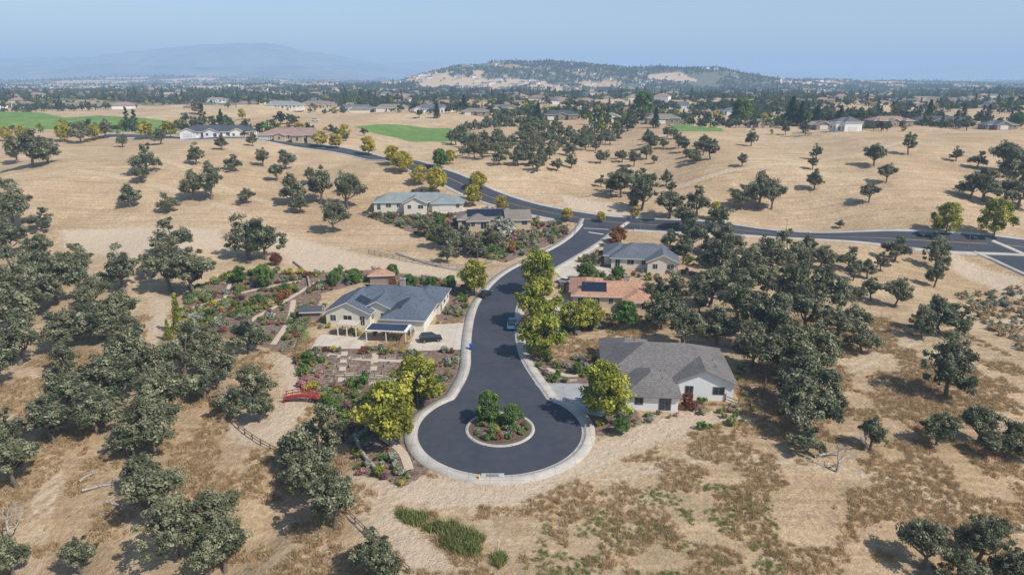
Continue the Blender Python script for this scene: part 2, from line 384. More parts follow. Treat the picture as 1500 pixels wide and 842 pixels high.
def house(name,cx,cy,rot,wings,wallm,roofm,garage=(),solar=(),chim=(),trim='trim',win=3.2):
    HOUSES.append((cx,cy,rot,wings))
    z=float(hgt(cx,cy))+.15;E=empty(name,(cx,cy,z),rot)
    wb=MB([M[wallm]]);rb=MB([M[roofm],M[trim]]);wn=MB([M['glass'],M[trim],M['trim']]);sp=MB([M['solar'],M['metal']]);cb=MB([M['stone'],M['metal']])
    for wi,(x0,y0,x1,y1,wh,ty,ax,pt) in enumerate(wings):
        wh+=wi*.013
        wb.box(x0,y0,-2.5,x1,y1,wh)
        o=.55
        if ax=='x': U0,U1,V0,V1=x0,x1,y0,y1;T=lambda u,v,z_:(u,v,z_)
        else: U0,U1,V0,V1=y0,y1,x0,x1;T=lambda u,v,z_:(v,u,z_)
        hs=(V1-V0)/2;vm=(V0+V1)/2;zr=wh+hs*pt;ze=wh-o*pt;t=.2
        if ty=='gable':
            for u in (U0,U1): wb.poly([T(u,V0,wh),T(u,V1,wh),T(u,vm,zr-.05)])
            top=[[T(U0-o,V0-o,ze),T(U1+o,V0-o,ze),T(U1+o,vm,zr),T(U0-o,vm,zr)],[T(U1+o,V1+o,ze),T(U0-o,V1+o,ze),T(U0-o,vm,zr),T(U1+o,vm,zr)]]
            rim=[T(U0-o,V0-o,ze),T(U1+o,V0-o,ze),T(U1+o,vm,zr),T(U1+o,V1+o,ze),T(U0-o,V1+o,ze),T(U0-o,vm,zr)]
        else:
            ins=min(hs+o,(U1-U0)/2+o-.1)
            a=T(U0-o+ins,vm,zr);b=T(U1+o-ins,vm,zr);c=[T(U0-o,V0-o,ze),T(U1+o,V0-o,ze),T(U1+o,V1+o,ze),T(U0-o,V1+o,ze)]
            top=[[c[0],c[1],b,a],[c[2],c[3],a,b],[c[1],c[2],b],[c[3],c[0],a]];rim=c
        for f in top:
            rb.poly([(p[0],p[1],p[2]+.02) for p in f],0);rb.poly([(p[0],p[1],p[2]-t) for p in f[::-1]],1)
        for i in range(len(rim)):
            p,q=rim[i],rim[(i+1)%len(rim)]
            rb.poly([(p[0],p[1],p[2]-t),(q[0],q[1],q[2]-t),(q[0],q[1],q[2]+.02),(p[0],p[1],p[2]+.02)],1)
        for k in range(2):
            u=U0+(U1-U0)*(.35+.3*k);v=vm+hs*.45;zz=zr-hs*.45*pt;p=T(u,v,zz)
            cb.cyl((p[0],p[1],p[2]-.1),.09,.09,.6,6,1)
        if win:
            for sd in range(4):
                if sd<2: L0,L1=x0,x1;f=y0 if sd==0 else y1;sg=-1 if sd==0 else 1
                else: L0,L1=y0,y1;f=x0 if sd==2 else x1;sg=-1 if sd==2 else 1
                n=int((L1-L0)/win)
                for k in range(n):
                    if any(g[0]==wi and g[1]==sd and abs(L0+(k+.5)*(L1-L0)/n-g[2])<g[3]/2+1 for g in garage): continue
                    c=L0+(k+.5)*(L1-L0)/n;hw=[.6,.9,.5][k%3];zb,zt=(1.0,2.25) if (k+wi)%3 else (.15,2.2)
                    for (e,d,m) in ((.12,.04,1),(0,.07,0)):
                        r=sorted((f,f+sg*d))
                        if sd<2: wn.box(c-hw-e,r[0],zb-e,c+hw+e,r[1],zt+e,m)
                        else: wn.box(r[0],c-hw-e,zb-e,r[1],c+hw+e,zt+e,m)
                    r=sorted((f,f+sg*.09))
                    if sd<2: wn.box(c-.03,r[0],zb,c+.03,r[1],zt,1)
                    else: wn.box(r[0],c-.03,zb,r[1],c+.03,zt,1)
        for g in garage:
            if g[0]!=wi: continue
            sd,c,wd=g[1:4];f=[y0,y1,x0,x1][sd];sg=[-1,1,-1,1][sd]
            r=sorted((f,f+sg*.05))
            if sd<2: wn.box(c-wd/2-.15,r[0],0,c+wd/2+.15,r[1],2.5,1)
            else: wn.box(r[0],c-wd/2-.15,0,r[1],c+wd/2+.15,2.5,1)
            r=sorted((f,f+sg*.08))
            for q in range(4):
                if sd<2: wn.box(c-wd/2,r[0],.03+q*.58,c+wd/2,r[1],.57+q*.58,2)
                else: wn.box(r[0],c-wd/2,.03+q*.58,r[1],c+wd/2,.57+q*.58,2)
        for (w_,sg,u0,u1,f0,f1) in solar:
            if w_!=wi: continue
            n=max(1,round((u1-u0)/1.05));mrow=max(1,round((f1-f0)*hs*math.hypot(1,pt)/1.7))
            for i in range(n):
                for j in range(mrow):
                    ua,ub=u0+(u1-u0)*i/n+.02,u0+(u1-u0)*(i+1)/n-.02
                    fa,fb=f0+(f1-f0)*j/mrow+.004,f0+(f1-f0)*(j+1)/mrow-.004
                    q=[]
                    for (u,f_) in ((ua,fa),(ub,fa),(ub,fb),(ua,fb)):
                        v=vm+sg*hs*(1-f_);q.append(T(u,v,wh+hs*pt*f_+.14))
                    sp.poly(q,0);sp.poly([(p[0],p[1],p[2]-.05) for p in q[::-1]],1)
                    for i2 in range(4):
                        p,r=q[i2],q[(i2+1)%4];sp.poly([(p[0],p[1],p[2]-.05),(r[0],r[1],r[2]-.05),r,p],1)
    for (x,y,zt) in chim:
        cb.box(x-.6,y-.45,2,x+.6,y+.45,zt,0);cb.box(x-.7,y-.55,zt,x+.7,y+.55,zt+.15,0);cb.cyl((x,y,zt+.15),.15,.15,.35,8,1)
    wb.obj('walls',parent=E);rb.obj('roof',parent=E);wn.obj('windows_and_doors',parent=E);cb.obj('chimney_and_vents',parent=E)
    if sp.v: sp.obj('solar_panels',parent=E)
    return E
house('white_house',28,113,-.10,[(-11,-4.5,10.5,9.5,3.2,'hip','x',.5),(0.5,-6.2,10.4,3,3.25,'gable','y',.45),(-8,-11.2,.5,-1,2.9,'hip','y',.48),(-11.5,3,-3,13,3.0,'hip','y',.45)],
 'white','roofA',garage=((2,2,-7.5,4.6),),win=3.6,trim='trimd')
house('cream_house',-29,149,-.12,[(-10,-2,10,10,3.1,'hip','x',.5),(-11.5,-7.5,-1.5,4,3.1,'gable','y',.46),(2,-9.5,11.2,3,2.9,'hip','y',.46),(4,2,12,13,3.0,'hip','y',.42),(-4,-5,3,3,3.3,'gable','y',.5)],
 'cream','roofB',garage=((2,3,-4.5,5),(2,0,6.6,5)),solar=((2,-1,-7,-1,.15,.85),(0,1,-7,2,.2,.8),(1,1,-5,-1,.2,.8)),chim=((3,4,7.6),))
house('tile_roof_house',24,159,-.1,[(-9,-5,9,6,3.0,'hip','x',.36),(3,-8.5,9.5,2,2.9,'hip','y',.36),(-9.5,-1,-2,10,2.8,'hip','y',.34)],
 'tan','roofC',garage=((2,2,4,5),),solar=((0,-1,-7,-1,.2,.85),),chim=((4,3,5.6),))
house('grey_roof_house',38,192,-.15,[(-9,-6,9,6,3.0,'hip','x',.48),(1,-9.5,9.3,3,3.1,'gable','y',.46),(-11,-3,-3,9,2.9,'hip','y',.44)],
 'cream','roofD',garage=((2,2,2,5),))
p=P(722,336);house('solar_roof_house',p[0],p[1]+5,.1,[(-12,-5,9,6,3.0,'hip','x',.42),(4,-7,12,4,2.9,'gable','x',.4),(-9,-8,-2,0,3.0,'hip','y',.4)],
 'tan','roofE',solar=((0,-1,-9,4,.15,.9),))
p=P(612,312);house('gable_roof_house',p[0],p[1]+6,.05,[(-16,-5,12,6,3.1,'hip','x',.42),(-5,-8,3,3,3.1,'gable','y',.5),(5,-7,16,4,2.9,'hip','x',.38)],
 'cream','roofF',garage=((2,0,10,5),))
def farhouse(l,r,py,wallm,roofm,rot=0,n=0,big=1):
    p=P((l+r)/2,py);w=(r-l)/1000*p[3];g=np.random.default_rng(int(l*7+r))
    h=3.2*big;d=min(15,max(8,w*.45));pt=.36+.12*g.random()
    ws=[(-w/2,-d*.2,w/2,d*.8,h,'hip','x',pt)]
    k=max(1,int(w/11))
    for i in range(k+n):
        c=-w/2+w*(i+.5+.2*(g.random()-.5))/(k+n);hw=min(4.5,w/(k+n)*.33)
        ws.append((c-hw,-d*.2-2-2.5*g.random(),c+hw,d*.4,h+.2*g.random()-.1,'gable' if g.random()<.5 else 'hip','y',pt+.04))
    house(('house'),p[0],p[1]+d*.2,rot,ws,wallm,roofm,garage=((1,0,(ws[1][0]+ws[1][2])/2,4.6),),win=3.4)
for a in ((264,366,201,'white','roofH',0.05,0,1.0),(378,476,207,'tan','roofG',-.05,1,1.0),(68,122,161,'tan','roofE'),(122,180,160,'tan','roofE',.1),
 (388,440,159,'cream','roofF'),(436,488,158,'tan','roofE',-.1),(490,545,163,'cream','roofD'),(548,600,163,'cream','roofE',.1),(604,662,165,'white','roofD'),(676,716,169,'brownw','roofE'),
 (716,760,164,'tan','roofD'),(798,846,176,'brownw','roofH',0,1,1.3),(860,910,178,'cream','roofF',0,0,1.2),(948,996,182,'brownw','roofE',0,0,1.2),(1010,1050,172,'tan','roofG'),
 (1100,1140,186,'tan','roofE'),(1182,1222,190,'brownw','roofE'),(1224,1262,192,'white','roofD',0,0,1.6),(1278,1334,186,'brownw','roofG',.1,1,1.2),(1340,1424,187,'brownw','roofH',-.1,1,1.4),
 (740,790,158,'tan','roofE'),(300,330,150,'white','roofG'),(210,250,146,'tan','roofE'),(1060,1100,168,'white','roofD'),(1445,1490,190,'brownw','roofD'),(905,940,166,'tan','roofE'),(1120,1150,165,'cream','roofD')):
    farhouse(*a)
# ---------------- ground ----------------
def axis_(a,b,st,gr,lo,hi):
    v=list(np.arange(a,b+.01,st));s=st
    while v[-1]<hi: s*=gr;v.append(v[-1]+s)
    s=st;w=[a]
    while w[-1]>lo: s*=gr;w.append(w[-1]-s)
    return np.array(w[1:][::-1]+v)
gx=axis_(-115,115,1.0,1.035,-22000,22000);gy=axis_(42,300,1.0,1.022,-300,26000)
X,Y=np.meshgrid(gx,gy);Z=hgt(X,Y)
nx,ny=len(gx),len(gy);idx=np.arange(nx*ny).reshape(ny,nx)
Q=np.stack([idx[:-1,:-1],idx[:-1,1:],idx[1:,1:],idx[1:,:-1]],-1).reshape(-1,4)
def gm():
    m=NT('ground');p=m.pos
    n1=m.noise(.018,5,rough=.65);n2=m.noise(.12,6,rough=.7);n3=m.noise(1.3,6,rough=.75);n4=m.noise(5,4)
    c=m.mix(m.mr(n1,.36,.64),(.48,.335,.195),(.61,.455,.285))
    c=m.mix(m.mr(n2,.45,.70,0,.6),c,(.39,.275,.165))
    c=m.mix(m.mr(n2,.30,.42,.6,0),c,(.66,.53,.37))
    c=m.mix(1.0,c,m.mr(n3,.28,.72,.66,1.3),'MULTIPLY');c=m.mix(1.0,c,m.mr(n4,.3,.7,.85,1.12),'MULTIPLY')
    for rz,sc in ((.35,(.05,.9,.3)),(-.6,(.04,.5,.3))):
        mp=m.n.new('ShaderNodeMapping');mp.inputs['Scale'].default_value=sc;mp.inputs['Rotation'].default_value=(0,0,rz);m.L(p,mp.inputs['Vector'])
        c=m.mix(1.0,c,m.mr(m.noise(1,4,mp.outputs[0]),.3,.7,.86,1.12),'MULTIPLY')
    jig=m.math('ADD',m.mr(n2,.3,.7,-.28,.28),m.mr(n3,.3,.7,-.22,.22))
    def lay(c,at,cc,a=.4,b=.6,mx=1):
        f=m.mr(m.math('ADD',m.attr(at),jig),a,b,0,mx);return m.mix(f,c,cc)
    c=lay(c,'dirt',m.mix(1.0,(.62,.49,.35),m.mr(n3,.3,.7,.85,1.12),'MULTIPLY'),.3,.75,.9)
    c=lay(c,'weed',(.33,.29,.14),.45,1.0,.65)
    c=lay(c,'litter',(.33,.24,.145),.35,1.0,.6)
    c=lay(c,'mulch',m.mix(m.mr(n3,.4,.6),(.15,.10,.08),(.33,.23,.17)),.4,.6)
    c=lay(c,'green',m.mix(m.mr(n2,.35,.65),(.12,.22,.055),(.20,.29,.085)),.45,.6)
    c=lay(c,'scrub',m.mix(m.mr(n2,.35,.65),(.08,.10,.055),(.17,.17,.10)),.4,.6,.95)
    c=lay(c,'tanfar',(.58,.43,.28),.4,.6,.9)
    m.col(c);m.b.inputs['Roughness'].default_value=.95;m.b.inputs['Specular IOR Level'].default_value=.05
    m.bump(m.math('ADD',m.mr(n3,0,1,0,1),m.math('MULTIPLY',n2,2.5)),.8,.6);return m.m
me=mesh_np('ground',np.c_[X.ravel(),Y.ravel(),Z.ravel()],Q,[gm()],smooth=True)
fx,fy=X.ravel(),Y.ravel()
def soft(polys,w=1.5):
    r=np.zeros(len(fx))
    for p in polys:
        p=np.array(p);sel=(fx>p[:,0].min()-20)&(fx<p[:,0].max()+20)&(fy>p[:,1].min()-20)&(fy<p[:,1].max()+20)
        r[sel]=np.maximum(r[sel],np.clip(.5-sdf(fx[sel],fy[sel],p)/(2*w),0,1))
    return r
def setattr_(n,v): a=me.attributes.new(n,'FLOAT','POINT');a.data.foreach_set('value',np.asarray(v,np.float32))
green=soft(G_green,2.5);setattr_('green',green);setattr_('mulch',soft(G_mulch,1.2))
dirt=soft(G_dirt,3)
for l in ([(110,250),(200,262),(330,300),(420,345),(470,370)],[(0,520),(60,560),(90,640),(60,760),(40,842)],[(900,700),(1050,660),(1250,690),(1500,780)],[(1100,600),(1250,540),(1330,500),(1500,470)],[(820,300),(1000,270),(1200,240),(1350,205)],[(0,240),(120,228),(250,240),(400,300)],[(600,842),(560,780),(480,730)]):
    tk=resample(chaikin(WP(l),2),3)
    sel=(fx>tk[:,0].min()-6)&(fx<tk[:,0].max()+6)&(fy>tk[:,1].min()-6)&(fy<tk[:,1].max()+6)
    dirt[sel]=np.maximum(dirt[sel],.8*np.exp(-((pdist(fx[sel],fy[sel],tk[::2])-.9)/.7)**2))
setattr_('dirt',dirt)
# ---------------- trees (crown centre x,y,width as measured) ----------------
OAKL=[(20,310,70),(60,322,40),(192,287,40),(248,297,32),(283,272,50),(310,270,52),(362,287,28),(215,237,42),(208,255,28),(48,220,60),(70,222,40),(25,222,40),(120,197,30),(155,192,25),(180,207,20),(235,200,28),(290,158,24),(288,230,28),(342,240,28),(325,210,24),(370,205,22),(385,232,28),(420,236,28),(405,255,25),(430,280,50),(470,275,55),(510,285,50),(490,320,48),(440,300,30),(455,258,25),
(365,350,70),(390,355,60),(255,350,60),(250,395,75),(285,400,75),(225,385,50),(180,400,60),(115,385,55),(60,370,50),(15,350,60),(35,400,80),(85,410,80),(20,450,90),(30,500,80),(140,470,80),(180,460,60),(100,480,70),(60,430,70),(190,480,50),(95,520,50),(0,540,70),(140,430,55),
(195,535,90),(170,560,90),(245,585,95),(105,575,85),(80,615,80),(25,675,90),(15,625,50),(145,600,80),(230,625,90),(270,520,75),(300,500,60),(320,540,70),(375,560,70),(365,495,55),(340,590,50),(380,600,45),(300,560,60),
(465,650,95),(440,680,70),(490,735,95),(460,700,90),(235,720,100),(262,775,110),(320,745,85),(330,800,90),(210,690,70),(20,815,80),(120,815,60),(550,815,75),(570,835,50),(190,645,60),
(1385,545,85),(1372,628,56),(1430,625,62),(1445,650,50),(1275,635,52),(1180,600,85),(1215,585,60),(1175,560,90),(1150,520,90),(1190,520,80),(1120,480,90),(1100,510,70),(1180,460,80),(1230,465,70),(1262,495,50),(1080,440,80),(1040,420,70),(1090,400,80),(1050,380,70),(1120,380,70),(1060,350,55),(1160,420,70),(1200,420,60),(1150,380,60),(1200,375,45),(970,455,65),(1000,480,60),(1050,475,70),(960,430,40),(985,430,50),(1180,645,50),(1310,365,42),(1370,375,45),(1368,405,38),(1275,425,35),(1310,430,45),(1375,460,65),(1350,475,45),(1400,475,45),(1290,385,28),(1180,362,40),(1240,380,38),(1230,435,50),(1270,395,30),(1015,350,45),(1000,370,40),(980,350,35),(1350,800,75),(1430,790,80),(1480,825,80),(1400,835,70),(1455,775,55),
(1272,283,33),(1192,265,32),(1087,235,22),(1100,205,22),(1330,215,28),(1400,228,20),(1430,235,26),(1298,255,30),(1280,228,36),(1190,240,20),(1195,225,20),(1440,270,60),(1480,250,60),(1470,232,50),(1490,280,60),(1420,272,45),(1230,328,14),(1110,280,60),(1085,290,40),(1050,320,45),(940,285,55),(980,300,50),(910,270,45),(1000,320,40),(1130,290,40),(1020,300,40),(860,395,38),(865,385,28),(650,345,45),(680,355,45),(625,335,30),(720,345,35),(655,370,35),(700,365,30),(735,330,28),(510,270,30),(1490,640,70)]
ASHL=[(788,405,55),(788,448,62),(793,492,66),(860,462,45),(835,468,38),(612,560,72),(572,612,88),(885,578,82),(695,410,46),(1385,325,42),(1455,327,46)]
YELL=[(640,268,34),(700,266,26),(693,288,28),(735,300,20),(830,315,20),(615,258,26),(575,228,28),(590,238,30),(540,215,26),(505,195,18),(470,205,22),(492,208,20),(250,190,24),(215,192,24),(95,195,26),(35,198,22),(10,198,18),(355,168,14),(880,318,16),(930,312,16),(660,232,18),(140,196,20),(440,190,16),(1048,312,24)]
GRNL=[(917,465,38),(716,598,44),(352,403,26),(388,407,30),(750,612,30),(520,405,22),(600,415,24),(632,418,26),(940,160,34),(1085,165,36),(905,400,18),(860,400,30),(560,445,16),(490,410,20),(643,322,20),(1490,178,20),(645,235,26),(380,440,16),(420,425,18),(310,460,16),(450,525,20),(480,590,22),(540,585,18),(660,415,20),(575,400,20),(845,540,16),(910,625,26)]
REDL=[(905,345,24),(900,352,22),(1006,590,22),(405,380,18),(575,415,14),(410,440,14),(500,640,16)]
littx=[]
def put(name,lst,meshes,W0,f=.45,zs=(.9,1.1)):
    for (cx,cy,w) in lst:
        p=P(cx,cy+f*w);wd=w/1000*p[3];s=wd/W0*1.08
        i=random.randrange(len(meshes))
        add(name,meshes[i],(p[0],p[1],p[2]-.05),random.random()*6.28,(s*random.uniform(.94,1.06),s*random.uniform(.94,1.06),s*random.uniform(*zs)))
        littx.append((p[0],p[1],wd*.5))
put('oak_tree',OAKL,OAK,7.8,.43,(.88,1.15))
put('ash_tree',ASHL,ASH,6.2,.48)
put('yellow_street_tree',YELL,YEL,6.4,.5)
put('green_tree',GRNL,GRN,6.4,.48)
put('red_leaf_tree',REDL,REDT,6.4,.48)
put('cypress_tree',[(263,462,22),(248,485,12)],CYP,3,1.2)
put('pine_tree',[(788,162,15),(1158,160,22),(1172,165,18),(960,172,14),(1360,160,14),(1230,168,14),(680,150,12),(1195,168,14),(640,160,12)],CONE,4.6,1.1)
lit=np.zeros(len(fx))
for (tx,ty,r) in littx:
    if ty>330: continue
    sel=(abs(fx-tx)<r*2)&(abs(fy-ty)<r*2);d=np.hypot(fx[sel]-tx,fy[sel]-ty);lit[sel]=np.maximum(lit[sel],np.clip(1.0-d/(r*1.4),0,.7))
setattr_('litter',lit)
setattr_('weed',np.maximum(.8*soft(G_weed,1.5),.5*soft([G_weed2],6)))
nf=fbm(fx/260,fy/260,4);sc=np.clip((nf-.42)*6+.5,0,1)*sst(700,1050,fy)
hill=gs(fx,fy,250,2650,750,700)
sc=np.where(green>.2,0,np.clip(sc+.5*hill,0,1));setattr_('scrub',sc)
def tanf(x,y): return sst(1000,1500,y)*np.clip((fbm(x/170+40,y/170+4,3)-.615)*14+.4,0,1)
setattr_('tanfar',tanf(fx,fy))
add('ground',me)
def snag(px,py,h):
    g=np.random.default_rng(int(px));tv=[];tq=[]
    def br(p,d,l,r,dep):
        e=p+d*l;mid=(p+e)/2+g.normal(size=3)*l*.08;v,q=tube([p,mid,e],[r,r*.8,r*.55],5);o=len(tv);tv.extend(v);tq.extend([[a+o for a in f] for f in q])
        if dep:
            for k in range(3):
                nd=d+g.normal(size=3)*.6;nd[2]=abs(nd[2])*.8+.1;nd/=np.linalg.norm(nd);br(e,nd,l*.68,r*.5,dep-1)
    br(np.array([0,0,-.3]),np.array([.1,0,1.]),h*.35,.28,4)
    p=P(px,py);add('dead_tree',mesh_np('snag',tv,tq,[M['snag']]),p[:3])
snag(195,672,8);snag(1225,690,5);snag(15,800,7);snag(1000,512,6);snag(345,600,6);snag(1265,660,5)
for (px,py,rz,L_) in ((150,715,.4,5),(170,745,-.5,4),(130,700,1.2,3),(1210,670,.2,4),(430,770,.8,3)):
    g=np.random.default_rng(px);p=P(px,py);v,q=tube([(-L_/2,0,.2),(0,.3,.25),(L_/2,-.2,.15)],[.22,.18,.06],7);tv=list(v);tq=list(q)
    for k in range(4):
        x=g.uniform(-.2,.5)*L_;v,q=tube([(x,0,.2),(x+g.normal()*.4,g.normal()*.8,.7),(x+g.normal(),g.normal()*1.6,.9)],[.08,.05,.02],5);o=len(tv);tv+=v;tq+=[[a+o for a in f] for f in q]
    add('fallen_log',mesh_np('log',tv,tq,[M['snag']]),p[:3],rz)
# ---------------- roads ----------------
def drape(name,poly,off,mat,cell=2.5):
    bm=bmesh.new();poly=np.array(poly);vs=[bm.verts.new((p[0],p[1],0)) for p in poly]
    f=bm.faces.new(vs);f.normal_update()
    if f.normal.z<0:f.normal_flip()
    bmesh.ops.triangulate(bm,faces=[f])
    for ax in (0,1):
        for c in np.arange(poly[:,ax].min()+cell/2,poly[:,ax].max(),cell):
            no=[0,0,0];no[ax]=1;co=[0,0,0];co[ax]=c
            bmesh.ops.bisect_plane(bm,geom=bm.verts[:]+bm.edges[:]+bm.faces[:],plane_co=co,plane_no=no)
    for v in bm.verts:v.co.z=float(hgt(v.co.x,v.co.y))+off
    me=bpy.data.meshes.new(name);bm.to_mesh(me);bm.free();me.materials.append(mat);return add(name,me)
def strip(name,pl,offs,mat,closed=False,parent=None):
    pl=np.array(pl);n=len(pl)
    if closed: t=np.roll(pl,-1,0)-np.roll(pl,1,0)
    else: t=np.gradient(pl,axis=0)
    t/=np.linalg.norm(t,axis=1)[:,None]+1e-9;nr=np.c_[t[:,1],-t[:,0]]
    V=[]
    for (o,h) in offs:
        q=pl+nr*o;V.append(np.c_[q,hgt(q[:,0],q[:,1])+h])
    k=len(offs);V=np.stack(V,1).reshape(-1,3);Q=[]
    for i in range(n if closed else n-1):
        j=(i+1)%n
        for c in range(k-1):Q.append([i*k+c,i*k+c+1,j*k+c+1,j*k+c])
    me=mesh_np(name,V,Q,[mat]);bm=bmesh.new();bm.from_mesh(me);bmesh.ops.recalc_face_normals(bm,faces=bm.faces)
    bm.to_mesh(me);bm.free();return add(name,me,parent=parent)
drape('cul_de_sac_road',outline,.07,M['asphalt'],2)
ol=resample(outline,1.2)
strip('curb_and_sidewalk',ol,[(-.05,.085),(.45,.09),(.5,.2),(.7,.21),(2.0,.2),(2.03,-.3)],M['conc'])
strip('main_road',main,[(-5.4,.13),(-3,.14),(0,.15),(3,.14),(5.4,.13)],M['asphalt'])
kb=lambda s:[(s*5.35,.14),(s*5.5,.27),(s*5.8,.27),(s*7.0,.24),(s*7.05,-.3)]
strip('main_road_curb',main,kb(1),M['conc'])
strip('main_road_curb',main[main[:,0]>W(925,330)[0]],kb(-1),M['conc'])
strip('main_road_curb',main[main[:,0]<W(845,322)[0]],kb(-1),M['conc'])
strip('side_street',resample(side,3),[(-5,.17),(0,.18),(5,.17)],M['asphalt'])
for s_ in (-1,1): strip('side_street_curb',resample(side,3),[(s_*4.95,.18),(s_*5.1,.3),(s_*6.5,.28),(s_*6.55,-.3)],M['conc'])
strip('centre_line',main,[(-.06,.165),(.06,.165)],M['yel'])
ci=[CC+5.0*np.array([math.cos(a),math.sin(a)]) for a in np.linspace(0,2*math.pi,72,endpoint=False)]
strip('island_curb',ci,[(.5,.075),(.45,.2),(.1,.21),(.0,.21),(-.05,.12)] ,M['conc'],closed=True)
drape('island_bed',[CC+(q-CC)*.99 for q in ci],.17,M['soil'],1.5)
drape('island_bed',[CC+(q-CC)*.85 for q in ci],.24,M['soil'],1.5)
def bar(a,b,w,off=.13):
    a=np.array(W(*a));b=np.array(W(*b));strip('stop_line',resample(np.array([a,b]),1),[(-w/2,off),(w/2,off)],M['paint'])
bar((862,341),(884,344),.5);bar((855,335),(892,337),.3,.16)
DR=[('driveway',[(612,478),(686,474),(688,513),(640,514),(596,515)],'drive'),
 ('driveway',[(783,563),(850,563),(905,578),(922,600),(880,612),(845,604),(810,590)],'drive2'),
 ('driveway',[(764,442),(820,436),(850,445),(842,462),(800,452),(764,455)],'drive'),
 ('driveway',[(812,396),(838,383),(895,395),(900,408),(860,405),(822,408)],'drive'),
 ('patio',[(470,490),(540,496),(530,512),(455,512)],'drive')]
for nm,l,m in DR+[('garden_path',[(312,470),(325,440),(336,412),(341,412),(331,442),(320,472)],'drive')]:
    drape(nm,WP(l),.11 if nm=='driveway' else .09,M[m],2)
PATHS=[resample(chaikin(WP(l),3),1) for l in ([(345,500),(365,470),(400,452),(440,428),(470,410)],[(270,455),(320,440),(370,425),(440,412)],[(400,505),(425,470),(430,440)],[(480,520),(540,528),(600,530)],[(470,545),(530,548),(590,560),(640,560)],[(505,515),(500,560)],[(550,518),(545,565)],[(560,640),(590,660),(600,690)],[(800,540),(830,552),(860,548)])]
for pl in PATHS: strip('garden_path',pl,[(-.65,.05),(0,.08),(.65,.05)],M['gravel'])
E=P(722,693);b=MB([M['conc'],M['metal'],M['tyre']]);b.box(-1.6,-.5,0,1.6,.45,.10,0)
for i in range(9): b.box(-.9+i*.2,-.3,.10,-.8+i*.2,.25,.13,1)
b.box(-.95,-.35,.1,.95,-.31,.14,2);b.obj('storm_drain',(E[0],83.0,E[2]+.13))
# ---------------- vehicles ----------------
def car(name,px,py,rz,col,kind='suv'):
    p=P(px,py);E=empty(name,(p[0],p[1],p[2]+.16),rz)
    pm=carpaint(name+'_paint',col)
    L,Wd={'suv':(4.7,1.9),'sedan':(4.6,1.8),'pickup':(5.6,2.0)}[kind]
    prof={'suv':[(-2.3,.35),(-2.35,.8),(-2.25,1.1),(1.1,1.05),(2.2,.9),(2.35,.6),(2.3,.35)],
     'sedan':[(-2.25,.3),(-2.3,.7),(-2.2,.98),(1.0,.95),(2.1,.8),(2.3,.5),(2.25,.3)],
     'pickup':[(-2.8,.45),(-2.8,1.1),(1.3,1.12),(2.6,1.02),(2.8,.7),(2.75,.45)]}[kind]
    cab={'suv':[(-2.2,1.08),(-1.9,1.68),(.4,1.72),(1.25,1.05)],'sedan':[(-1.7,.96),(-1.0,1.4),(.3,1.42),(1.15,.94)],'pickup':[(-.7,1.1),(-.5,1.78),(.9,1.8),(1.6,1.1)]}[kind]
    def ext(pr,w0,w1,m,b):
        n=len(pr);zt=max(q[1] for q in pr);zb=min(q[1] for q in pr)
        f=lambda q:w0+(w1-w0)*(q[1]-zb)/(zt-zb)
        Lp=[(q[0],-f(q),q[1]) for q in pr];Rp=[(q[0],f(q),q[1]) for q in pr]
        b.poly(Lp,m);b.poly(Rp[::-1],m)
        for i in range(n):
            j=(i+1)%n;b.poly([Lp[i],Rp[i],Rp[j],Lp[j]],m)
    b=MB([pm]);ext(prof,Wd/2,Wd/2-.06,0,b);b.obj('body',parent=E,bevel=.06)
    b=MB([M['glass']]);ext(cab,Wd/2-.1,Wd/2-.28,0,b);b.obj('cabin_glass',parent=E)
    b=MB([pm]);t=cab[1:3];b.box(t[0][0]-.02,-Wd/2+.27,t[0][1]-.01,t[1][0]+.02,Wd/2-.27,t[1][1]+.05);b.obj('roof_panel',parent=E,bevel=.03)
    if kind=='pickup':
        b=MB([M['tyre']]);b.box(-2.65,-.8,1.09,-.85,.8,1.13);b.obj('truck_bed',parent=E)
    b=MB([M['tyre'],M['metal']])
    for x in (-L*.31,L*.31):
        for y in (-Wd/2+.1,Wd/2-.1): b.cyl((x,y,.35),.36,.36,.24,14,0,'y');b.cyl((x,y*1.01,.35),.2,.2,.27,10,1,'y')
    b.obj('wheels',parent=E)
    b=MB([M['trim'],M['redwood']])
    xf=prof[-2][0];b.box(xf-.1,-Wd/2+.12,.62,xf+.01,-Wd/2+.45,.78);b.box(xf-.1,Wd/2-.45,.62,xf+.01,Wd/2-.12,.78)
    xb=prof[1][0];b.box(xb-.02,-Wd/2+.1,.75,xb+.08,-Wd/2+.3,.95,1);b.box(xb-.02,Wd/2-.3,.75,xb+.08,Wd/2-.1,.95,1);b.obj('lights',parent=E)
car('parked_suv',631,500,.25,(.02,.022,.025))
car('parked_pickup_truck',750,480,math.pi/2-.05,(.05,.25,.42),'pickup')
car('parked_car',711,434,math.pi/2-.5,(.02,.02,.025),'sedan')
car('car',1356,346,0.05,(.03,.03,.035),'sedan')
car('white_car',826,415,2.6,(.7,.7,.7),'sedan')
car('white_van',462,178,0,(.7,.7,.7),'suv')
for nm,px,py,hw,hd,tm in (('patio_cover',512,490,2.2,1.6,'drive'),('patio_cover',570,497,4.4,2.2,'white')):
    p=P(px,py);b=MB([M[tm],M['solar'],M['trim']])
    for x in (-hw+.2,0,hw-.2):
        for y in (-hd+.2,hd-.2): b.box(x-.09,y-.09,-.3,x+.09,y+.09,2.55,2)
    b.box(-hw,-hd,2.55,hw,hd,2.7,0)
    if hw>4:
        for i in range(7):
            for j in range(2): b.box(-4.1+i*1.15,-1.95+j*1.9,2.75,-3.0+i*1.15,-.1+j*1.9,2.81,1)
    b.obj(nm,p[:3],-.12)
